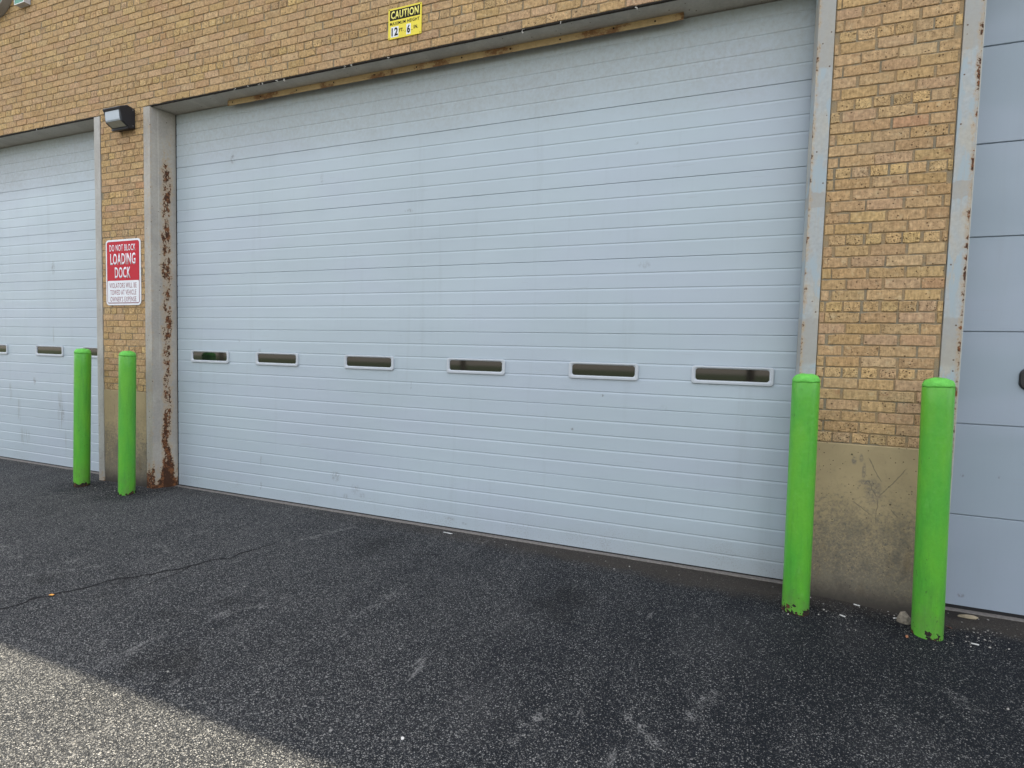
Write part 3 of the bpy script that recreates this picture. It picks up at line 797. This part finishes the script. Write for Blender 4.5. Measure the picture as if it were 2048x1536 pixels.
# ------------------------------------------------------------------ bollards
def bollard(cx, cy, r, ztop, label, seed, rust, lean):
    zg = ground_h(cx, cy-r)
    root = empty('bollard', (cx, cy, zg), label, 'bollard', 'bright green steel bollards guarding the brick piers')
    root.rotation_euler.y = math.radians(lean)
    seg = 56; rr = random.Random(seed)
    zr = ztop-.052
    prof = [(r, -.08), (r, .0)] + [(r, .05+(zr-zg-.055)*k/12) for k in range(13)] + [(r*.985, zr-zg-.001)]
    bm = bmesh.new(); loops = []
    for q, z in prof:
        loops.append([((q+.0007*mnoise.noise(Vector((math.cos(2*PI*i/seg)*2, math.sin(2*PI*i/seg)*2+seed, z*5))))*math.cos(2*PI*i/seg),
                       (q+.0007*mnoise.noise(Vector((math.cos(2*PI*i/seg)*2, math.sin(2*PI*i/seg)*2+seed, z*5+9))))*math.sin(2*PI*i/seg), z) for i in range(seg)])
    loft(bm, loops, True, True)
    p = bm_obj('post', bm, m_bollard(seed, rust), None, True); p.parent = root
    bm = bmesh.new(); loops = []
    for k in range(9):
        a = (PI/2)*k/8.4; q = r*1.0*math.cos(a)**.62; z = zr-zg+.003+.052*math.sin(a)
        loops.append([])
        for i in range(seg):
            an = 2*PI*i/seg
            e = 1+.02*mnoise.noise(Vector((math.cos(an)*3, math.sin(an)*3+seed*5, k*.4)))
            dz = .006*mnoise.noise(Vector((math.cos(an)*q*30, math.sin(an)*q*30+seed*3, k*.3)))-(.003 if k == 0 else 0)
            loops[-1].append((q*e*math.cos(an), q*e*math.sin(an), z+dz))
    loft(bm, loops, True, True)
    c = bm_obj('concrete_cap', bm, M['cap'], None, True); c.parent = root
    return root
bollard(-.922, -.250, .0790, 1.585, 'green bollard left of the red sign, in front of the cut-off door', 1, 1.15, 2.1)
bollard(-.149, -.250, .0800, 1.574, 'green bollard in front of the rust-streaked jamb, near the red sign', 2, .75, 1.5)
bollard(6.449, -.235, .0815, 1.575, 'green bollard between the wide ribbed door and the bare brick pier', 3, 1.1, -.45)
bollard(7.172, -.250, .0805, 1.577, 'green bollard next to the blue-grey flush door, nearest the camera', 4, .8, -1.1)

# ------------------------------------------------------------------ signs
red = m_plain('sign_red', (.47, .016, .030), .5, .06, 8, .02, .15); wht = m_plain('sign_white', (.70, .72, .75), .4, .04, 8, .02)
maroon = m_plain('sign_maroon_ink', (.20, .010, .025), .5, .1, 30, .02, .1)
yel = m_plain('sign_yellow', (.75, .62, .035), .4, .05, 8, .02); ink = m_plain('sign_black_ink', (.010, .010, .010), .5, .1, 30, .02, .1)
yel2 = m_plain('sign_pale_yellow', (.80, .72, .16), .4, .05, 8, .02)
def plate(name, x0, x1, z0, z1, y0, y1, r, material, parent):
    cx, cz = (x0+x1)/2, (z0+z1)/2
    bm = bmesh.new()
    L = lambda y, s: [(cx+p[0], y, cz+p[1]) for p in rrect(x1-x0-s, z1-z0-s, r)]
    loft(bm, [L(y0, 0), L(y1+.0004, 0), L(y1, .0012)], True, True)
    bmesh.ops.recalc_face_normals(bm, faces=bm.faces[:])
    return bm_obj(name, bm, material, parent)
# loading dock sign
sx0, sx1, sz0, sz1 = -.828, -.238, 2.097, 2.846
sg = empty('warning_sign', ((sx0+sx1)/2, -.01, sz0), 'red and white metal sign reading DO NOT BLOCK LOADING DOCK on the narrow brick pier', 'sign')
U = lambda u: sx0+(sx1-sx0)*u
Wv = lambda v: sz1-(sz1-sz0)*v
Y0 = -.010
plate('sign_plate', sx0, sx1, sz0, sz1, -.003, Y0, .045, wht, sg)
plate('sign_border', U(.032), U(.968), Wv(.972), Wv(.028), Y0+.0002, Y0-.0006, .030, maroon, sg)
plate('red_panel', U(.038), U(.962), Wv(.63), Wv(.0325), Y0-.0004, Y0-.0012, .026, red, sg)
plate('white_panel', U(.046), U(.954), Wv(.960), Wv(.625), Y0-.0004, Y0-.0016, .016, wht, sg)
for (s, u0, u1, v0, v1, m_, b_) in (('DO NOT BLOCK', .115, .865, .078, .178, wht, .012), ('LOADING', .135, .86, .212, .385, wht, .022), ('DOCK', .265, .715, .420, .590, wht, .022),
        ('VIOLATORS WILL BE', .105, .885, .660, .737, maroon, .0), ('TOWED AT VEHICLE', .125, .875, .765, .842, maroon, .0), ("OWNER'S EXPENSE", .125, .875, .868, .945, maroon, .0)):
    text_mesh('lettering', s, U(u0), U(u1), Wv(v1), Wv(v0), Y0-.0014, m_, sg, b_)
# caution sign
cx0, cx1, cz0, cz1 = 3.0195, 3.358, 4.413, 4.674
cs = empty('height_sign', ((cx0+cx1)/2, -.01, cz0), 'yellow CAUTION maximum height 12 ft 6 in sign on the brick above the wide door', 'sign')
U = lambda u: cx0+(cx1-cx0)*u
Wv = lambda v: cz1-(cz1-cz0)*v
plate('sign_plate', cx0, cx1, cz0, cz1, -.003, Y0, .004, yel, cs)
plate('black_panel', U(.045), U(.955), Wv(.395), Wv(.055), Y0+.0003, Y0-.0006, .003, ink, cs)
text_mesh('lettering', 'CAUTION', U(.085), U(.915), Wv(.355), Wv(.095), Y0-.0005, yel2, cs, .03)
text_mesh('lettering', 'MAXIMUM HEIGHT', U(.055), U(.945), Wv(.555), Wv(.45), Y0, ink, cs, .025)
plate('number_sticker', U(.085), U(.315), Wv(.945), Wv(.605), Y0+.0002, Y0-.0006, .002, wht, cs)
plate('number_sticker', U(.555), U(.685), Wv(.945), Wv(.605), Y0+.0002, Y0-.0006, .002, wht, cs)
text_mesh('lettering', '12', U(.105), U(.30), Wv(.905), Wv(.635), Y0-.0005, ink, cs, .035)
text_mesh('lettering', '6', U(.575), U(.668), Wv(.905), Wv(.635), Y0-.0005, ink, cs, .035)
text_mesh('lettering', 'FT.', U(.335), U(.465), Wv(.805), Wv(.69), Y0, ink, cs, .03)
text_mesh('lettering', 'IN.', U(.775), U(.905), Wv(.805), Wv(.69), Y0, ink, cs, .03)
for ua, ub in ((.505, .55), (.69, .74)):
    bm = bmesh.new(); box(bm, U(ua), U(ub), Y0-.0006, Y0+.0002, Wv(.83), Wv(.818)); bm_obj('number_line', bm, ink, cs)
for u, v in ((.03, .965), (.965, .955), (.03, .03), (.965, .035)):
    bm = bmesh.new(); lathe(bm, [(.004, 0), (.0042, .001), (.002, .003)], 12)
    bmesh.ops.rotate(bm, verts=bm.verts[:], matrix=Matrix.Rotation(math.radians(90), 3, 'X'))
    bmesh.ops.translate(bm, verts=bm.verts[:], vec=(U(u), Y0, Wv(v))); bm_obj('screw', bm, ink, cs)

# ------------------------------------------------------------------ wall lamp
lb = m_plain('bronze_black_lamp_housing', (.018, .019, .024), .45, .15, 60, .1)
lens = mat('lamp_lens'); t = NT(lens)
t.bsdf(t.mix(t.noise(14, 2), (.30, .35, .39), (.40, .44, .47)), .18, t.bump(t.noise(60, 2), .06, .002), spec=.6)
lens2 = mat('lamp_lens_lower'); t = NT(lens2)
t.bsdf(t.mix(t.noise(14, 2), (.26, .25, .20), (.34, .33, .27)), .25, spec=.5)
LX0, LX1 = -.585, -.31
lp_ = empty('wall_lamp', ((LX0+LX1)/2, 0, 4.03), 'black wall pack lamp with a pale glass front high on the narrow brick pier', 'lamp')
flank = [(0., 4.262), (-.030, 4.272), (-.085, 4.282), (-.178, 4.232), (-.180, 4.222), (-.168, 4.200), (-.146, 4.090), (-.080, 4.052), (-.086, 4.034), (-.080, 4.026), (-.020, 4.045), (0., 4.050)]
bm = bmesh.new()
def fl(x, ins=0):
    cy, cz = -.08, 4.15
    return [(x, y+(cy-y)*ins, z+(cz-z)*ins) for y, z in flank]
loft(bm, [fl(LX0, .06), fl(LX0+.008, 0), fl(LX0+.020, 0)], True, True)
loft(bm, [fl(LX1-.024, 0), fl(LX1-.008, 0), fl(LX1, .06)], True, True)
core = [(0., 4.262), (-.030, 4.272), (-.085, 4.282), (-.178, 4.232), (-.180, 4.222), (-.166, 4.202), (-.135, 4.196), (-.120, 4.095), (-.075, 4.066), (-.080, 4.052), (-.086, 4.034), (-.080, 4.026), (-.020, 4.045), (0., 4.050)]
loft(bm, [[(LX0+.020, y, z) for y, z in core], [(LX1-.024, y, z) for y, z in core]])
bmesh.ops.recalc_face_normals(bm, faces=bm.faces[:])
bm_obj('housing', bm, lb, lp_)
bm = bmesh.new()
gp = [(-.164, 4.203), (-.158, 4.110), (-.150, 4.096)]
loft(bm, [[(x, y, z) for y, z in gp] + [(x, -.130, 4.096), (x, -.136, 4.20)] for x in (LX0+.021, LX0+.05, LX1-.05, LX1-.025)], True, True)
bmesh.ops.recalc_face_normals(bm, faces=bm.faces[:]); bm_obj('lens', bm, lens, lp_)
bm = bmesh.new()
loft(bm, [[(x, -.150, 4.095), (x, -.084, 4.056), (x, -.080, 4.068), (x, -.13, 4.0955)] for x in (LX0+.021, LX1-.025)], True, True)
bmesh.ops.recalc_face_normals(bm, faces=bm.faces[:]); bm_obj('lower_lens', bm, lens2, lp_)
scm = m_plain('lamp_screw', (.25, .25, .26), .35, .1, 30, 0, .5, .8)
for z in (4.245, 4.075):
    bm = bmesh.new(); bmesh.ops.create_uvsphere(bm, u_segments=12, v_segments=8, radius=.006, matrix=Matrix.Translation((LX1+.001, -.028, z)))
    bm_obj('screw', bm, scm, lp_)

# ------------------------------------------------------------------ shop sign pieces at the top left (only their undersides are in view)
ret = m_plain('brushed_grey_return', (.30, .285, .265), .55, .18, 120, .1); grn = m_plain('green_sign_face', (.02, .22, .13), .35, .06, 20, .02)
wt = m_plain('white_sign_trim', (.72, .74, .73), .4, .04, 20, .02); ret2 = m_plain('pale_grey_return', (.46, .46, .47), .5, .06, 40, .05)
DC = Vector((-2.905, 0, 6.185)); DR = .468
ds = empty('round_sign', DC, 'round grey sign drum with a green face at the top left corner', 'sign')
def disc(name, rad_prof, material):
    bm = bmesh.new(); lathe(bm, rad_prof, 72)
    bmesh.ops.rotate(bm, verts=bm.verts[:], matrix=Matrix.Rotation(math.radians(90), 3, 'X'))
    bmesh.ops.translate(bm, verts=bm.verts[:], vec=DC); return bm_obj(name, bm, material, ds, False)
disc('drum', [(DR, .003), (DR, .088), (DR-.003, .091), (DR-.02, .091)], ret)
disc('sign_face', [(DR-.012, .0905), (DR-.012, .0925), (DR-.02, .0932)], grn)
ls = empty('letter_sign', (-2.22, 0, 5.755), 'green faced box letter with white trim beside the round sign', 'sign')
bm = bmesh.new(); bev_box(bm, -2.362, -2.168, -.070, -.002, 5.760, 6.40, .003); bm_obj('letter_box', bm, ret2, ls)
bm = bmesh.new(); lo = lambda s, y: [(-2.265+p[0], y+.035, 6.080+p[1]) for p in rrect(.196-s, .646-s, .004, 2)]
loft(bm, [lo(0, -.1042), lo(0, -.110), lo(.016, -.110), lo(.016, -.1055)]); bmesh.ops.recalc_face_normals(bm, faces=bm.faces[:]); bm_obj('trim', bm, wt, ls)
bm = bmesh.new(); bm.faces.new([bm.verts.new(q) for q in lo(.016, -.1072)]); bm_obj('sign_face', bm, grn, ls)

# ------------------------------------------------------------------ litter and stones
butt_w = m_plain('cigarette_paper', (.62, .61, .58), .8)
butt_f = m_plain('cigarette_filter', (.42, .26, .12), .9)
def butt(x, y, ang, L, label):
    z = ground_h(x, y)
    root = empty('cigarette_butt', (x, y, z), label, 'cigarette butt', 'cigarette butts by the bare brick pier')
    for nm, a, b, mt in (('paper', -L/2, L*.1, butt_w), ('filter', L*.1, L/2, butt_w)):
        bm = bmesh.new(); bmesh.ops.create_cone(bm, cap_ends=True, segments=12, radius1=.0042, radius2=.004, depth=b-a)
        bmesh.ops.rotate(bm, verts=bm.verts[:], matrix=Matrix.Rotation(PI/2, 3, 'Y'))
        bmesh.ops.translate(bm, verts=bm.verts[:], vec=((a+b)/2, 0, .0045))
        bmesh.ops.rotate(bm, verts=bm.verts[:], matrix=Matrix.Rotation(ang, 3, 'Z'))
        o = bm_obj(nm, bm, mt, None, True); o.parent = root
butt(6.728, -.204, -.55, .034, 'white cigarette butt lying between the two right bollards, farthest from the pier')
butt(6.841, -.030, -.35, .036, 'white cigarette butt close against the foot of the bare concrete base')
butt(7.046, -.105, .35, .032, 'white cigarette butt beside the broken concrete chunk')
butt(7.402, -.278, -.2, .036, 'white cigarette butt on its own below the blue-grey door')
def rock(name, x, y, r, material, label, cat, seed, sq=(1, 1, .7), group=None):
    bm = bmesh.new(); bmesh.ops.create_icosphere(bm, subdivisions=2, radius=r)
    for v in bm.verts:
        d = 1+.45*mnoise.noise(v.co/r*1.1+Vector((seed, seed*2, 0)))
        v.co = Vector((v.co.x*sq[0], v.co.y*sq[1], v.co.z*sq[2]))*d
    zg = ground_h(x, y); bmesh.ops.translate(bm, verts=bm.verts[:], vec=(0, 0, r*sq[2]*.45))
    o = bm_obj(name, bm, material); o.location = (x, y, zg); tag(o, label, cat, group); return o
conc = m_plain('broken_concrete', (.22, .19, .15), .95, .4, 70, .9)
rock('concrete_chunk', 7.083, -.135, .042, conc, 'brown broken chunk of concrete leaning by the bollard nearest the camera', 'rubble', 3, (1, .7, 1.1))
rock('stone', 4.726, -2.301, .008, m_plain('white_stone', (.6, .59, .56), .8), 'small white stone alone on the dark asphalt in the foreground', 'stone', 8)
rock('stone_block', 7.50, .12, .022, m_plain('buff_stone', (.30, .25, .17), .9, .3), 'flat buff stone sliver at the foot of the blue-grey door', 'stone', 11, (2.4, .6, .7))
def leaf(x, y, s, ang, col, label):
    V2 = [(-s, 0, .004), (-.4*s, -.42*s, .007), (.5*s, -.3*s, .004), (s, 0, .009), (.5*s, .34*s, .008), (-.4*s, .42*s, .010), (0, 0, .003)]
    F2 = [(6, 0, 1), (6, 1, 2), (6, 2, 3), (6, 3, 4), (6, 4, 5), (6, 5, 0)]
    ca, sa = math.cos(ang), math.sin(ang)
    o = mesh_obj('dry_leaf', [(a*ca-b*sa, a*sa+b*ca, c) for a, b, c in V2], F2, m_plain('dry_leaf', col, .8))
    o.location = (x, y, ground_h(x, y)); tag(o, label, 'leaf')
leaf(1.90, -2.08, .020, .4, (.62, .30, .06), 'small orange leaf caught on the crack in the asphalt')
leaf(7.045, -.345, .020, 1.2, (.32, .14, .07), 'brown leaf scrap at the foot of the bollard nearest the camera')
leaf(7.33, -.10, .022, 2.2, (.13, .06, .035), 'dark brown leaf beside the foot of the flaking jamb')
V2 = [(3.60, .135, .006), (3.70, .125, .007), (3.69, .105, .006), (3.64, .112, .010), (3.60, .118, .006)]
o = mesh_obj('paper_scrap', V2, [(0, 4, 3, 2, 1)], butt_w); tag(o, 'torn white paper scrap lying below the wide ribbed door', 'paper')

gmat = mat('loose_gravel'); t = NT(gmat)
v = t.voro(30); t.bsdf(t.mix(t.sepc(v['Color'])[0], (.10, .095, .085), (.50, .48, .44)), .9, spec=.2)
bm = bmesh.new(); rr = random.Random(12)
for i in range(520):
    q = rr.random()
    if q < .30: x, y = rr.uniform(6.35, 8.0), -abs(rr.gauss(.12, .16))
    elif q < .50: x, y = rr.uniform(-1.2, .2), -abs(rr.gauss(.12, .16))-.02
    elif q < .60: x, y = rr.uniform(7.3, 8.2), rr.uniform(-.25, .15)
    elif q < .72: x, y = rr.uniform(.0, 6.4), .12-abs(rr.gauss(0, .10))
    else: x, y = rr.uniform(.2, 8), rr.uniform(-3.9, -.1)
    if any(math.hypot(x-a, y-b) < .09 for a, b in ((-.922, -.25), (-.149, -.25), (6.449, -.235), (7.18, -.25))): continue
    r = rr.uniform(.002, .0055) if rr.random() < .9 else rr.uniform(.006, .009)
    mx = Matrix.Translation((x, y, ground_h(x, y)+r*.3)) @ Matrix.Rotation(rr.random()*6, 4, 'Z') @ Matrix.Diagonal((1, rr.uniform(.5, 1), rr.uniform(.4, .8), 1))
    vv = bmesh.ops.create_icosphere(bm, subdivisions=1, radius=r, matrix=mx)['verts']
    for w in vv: w.co += Vector((rr.uniform(-1, 1), rr.uniform(-1, 1), rr.uniform(-1, 1)))*r*.18
gv = bm_obj('loose_gravel', bm, gmat); tag(gv, 'scattered pale stone chips lying along the walls and yard', 'gravel', kind='stuff')

# ------------------------------------------------------------------ far side of the yard (mirrored in the door windows)
leafm = mat('tree_leaves'); t = NT(leafm)
t.bsdf(t.mix(t.noise(.9, 3), (.035, .075, .018), (.075, .12, .03)), .7, spec=.3)
bark = m_plain('tree_bark', (.09, .07, .05), .9, .3, 12, .6)
V2, F2, MI2 = [], [], []; rr = random.Random(3)
def tube(p, q, r0, r1, n=8):
    p, q = Vector(p), Vector(q); d = (q-p).normalized(); a = d.orthogonal().normalized(); b = d.cross(a); k = len(V2)
    for c, r in ((p, r0), (q, r1)):
        for i in range(n): V2.append(tuple(c+a*r*math.cos(2*PI*i/n)+b*r*math.sin(2*PI*i/n)))
    for i in range(n): F2.append((k+i, k+(i+1) % n, k+n+(i+1) % n, k+n+i)); MI2.append(1)
x = -46
while x < 52:
    y = -33+rr.uniform(-4, 4); H = rr.uniform(8, 12.5); R = rr.uniform(2.6, 3.8)
    tube((x, y, 0), (x+rr.uniform(-.3, .3), y, H*.5), .26, .16)
    for k in range(5):
        a = rr.random()*6.28; tube((x, y, H*rr.uniform(.28, .5)), (x+R*.6*math.cos(a), y+R*.6*math.sin(a), H*rr.uniform(.55, .8)), .10, .03, 5)
    cl = [(x+rr.gauss(0, R*.42), y+rr.gauss(0, R*.42), H*rr.uniform(.26, .95), R*rr.uniform(.28, .5)) for _ in range(16)]
    for i in range(900):
        c = cl[rr.randrange(len(cl))]; d = Vector((rr.gauss(0, 1), rr.gauss(0, 1), rr.gauss(0, .8))).normalized()*c[3]*rr.random()**.4
        P = Vector(c[:3])+d; u = Vector((rr.gauss(0, 1), rr.gauss(0, 1), rr.gauss(0, 1))).normalized(); w = u.orthogonal().normalized(); s = rr.uniform(.14, .30)
        k = len(V2); V2 += [tuple(P-u*s), tuple(P+w*s*.5), tuple(P+u*s), tuple(P-w*s*.5)]; F2.append((k, k+1, k+2, k+3)); MI2.append(0)
    x += rr.uniform(4.2, 6.6)
me = bpy.data.meshes.new('tree_belt'); me.from_pydata(V2, [], F2); me.materials.append(leafm); me.materials.append(bark)
me.polygons.foreach_set('material_index', MI2); me.update()
tb = bpy.data.objects.new('tree_belt', me); COL.objects.link(tb); tag(tb, 'belt of leafy trees across the yard, mirrored in the door windows', 'trees', kind='stuff')

# ------------------------------------------------------------------ light
to_sun = Vector((.42, 1.0, TOP/2.51 + .02)).normalized()
el = math.asin(to_sun.z); az = math.atan2(to_sun.x, to_sun.y)
w = bpy.data.worlds.new('World'); scene.world = w; w.use_nodes = True
nt = w.node_tree; bg = nt.nodes['Background']
sky = nt.nodes.new('ShaderNodeTexSky'); sky.sky_type = 'NISHITA'; sky.sun_disc = False
sky.sun_elevation = el; sky.sun_rotation = az; sky.air_density = 1.0; sky.dust_density = 2.2; sky.ozone_density = 1.0
tc = nt.nodes.new('ShaderNodeTexCoord'); mp = nt.nodes.new('ShaderNodeMapping'); mp.inputs[3].default_value = (1, 1, 2.2)
cn = nt.nodes.new('ShaderNodeTexNoise'); cn.inputs['Scale'].default_value = 2.6; cn.inputs['Detail'].default_value = 6; cn.inputs['Roughness'].default_value = .6
cr = nt.nodes.new('ShaderNodeMapRange'); cr.interpolation_type = 'SMOOTHSTEP'
cr.inputs[1].default_value = .30; cr.inputs[2].default_value = .66
cm = nt.nodes.new('ShaderNodeMix'); cm.data_type = 'RGBA'; cm.inputs[7].default_value = (5.5, 5.35, 5.15, 1)  # unseen cloud layer, added to whiten and brighten the sky light
nt.links.new(tc.outputs['Generated'], mp.inputs[0]); nt.links.new(mp.outputs[0], cn.inputs[0]); nt.links.new(cn.outputs[0], cr.inputs[0])
nt.links.new(cr.outputs[0], cm.inputs[0]); nt.links.new(sky.outputs[0], cm.inputs[6])
nt.links.new(cm.outputs[2], bg.inputs[0]); bg.inputs[1].default_value = .15
sl = bpy.data.lights.new('sun', 'SUN'); sl.energy = 4.3; sl.angle = math.radians(.53); sl.color = (1, .90, .71)
so = bpy.data.objects.new('sun', sl); COL.objects.link(so); so.rotation_euler = to_sun.to_track_quat('Z', 'Y').to_euler(); so.location = (0, 12, 30)

# ------------------------------------------------------------------ camera
yaw, pitch, roll = -.3725739, -.0548553, .0267247
cy_, sy_, cp, sp = math.cos(yaw), math.sin(yaw), math.cos(pitch), math.sin(pitch)
f_ = Vector((sy_*cp, cy_*cp, sp)); r_ = Vector((cy_, -sy_, 0)); u_ = r_.cross(f_)
r2 = r_*math.cos(roll)+u_*math.sin(roll); u2 = -r_*math.sin(roll)+u_*math.cos(roll)
cam = bpy.data.cameras.new('camera'); cam.sensor_width = 36; cam.lens = 1088.61/2048*36; cam.clip_end = 1500; cam.clip_start = .05
co = bpy.data.objects.new('camera', cam); COL.objects.link(co)
mw = Matrix((r2, u2, -f_)).transposed().to_4x4(); mw.translation = Vector((5.94345, -4.23847, 1.65400)); co.matrix_world = mw
scene.camera = co
scene.render.resolution_x, scene.render.resolution_y = 1024, 768
vs_ = scene.view_settings; vs_.view_transform = 'Standard'; vs_.look = 'None'; vs_.gamma = 1; vs_.exposure = 1.60; vs_.use_curve_mapping = False
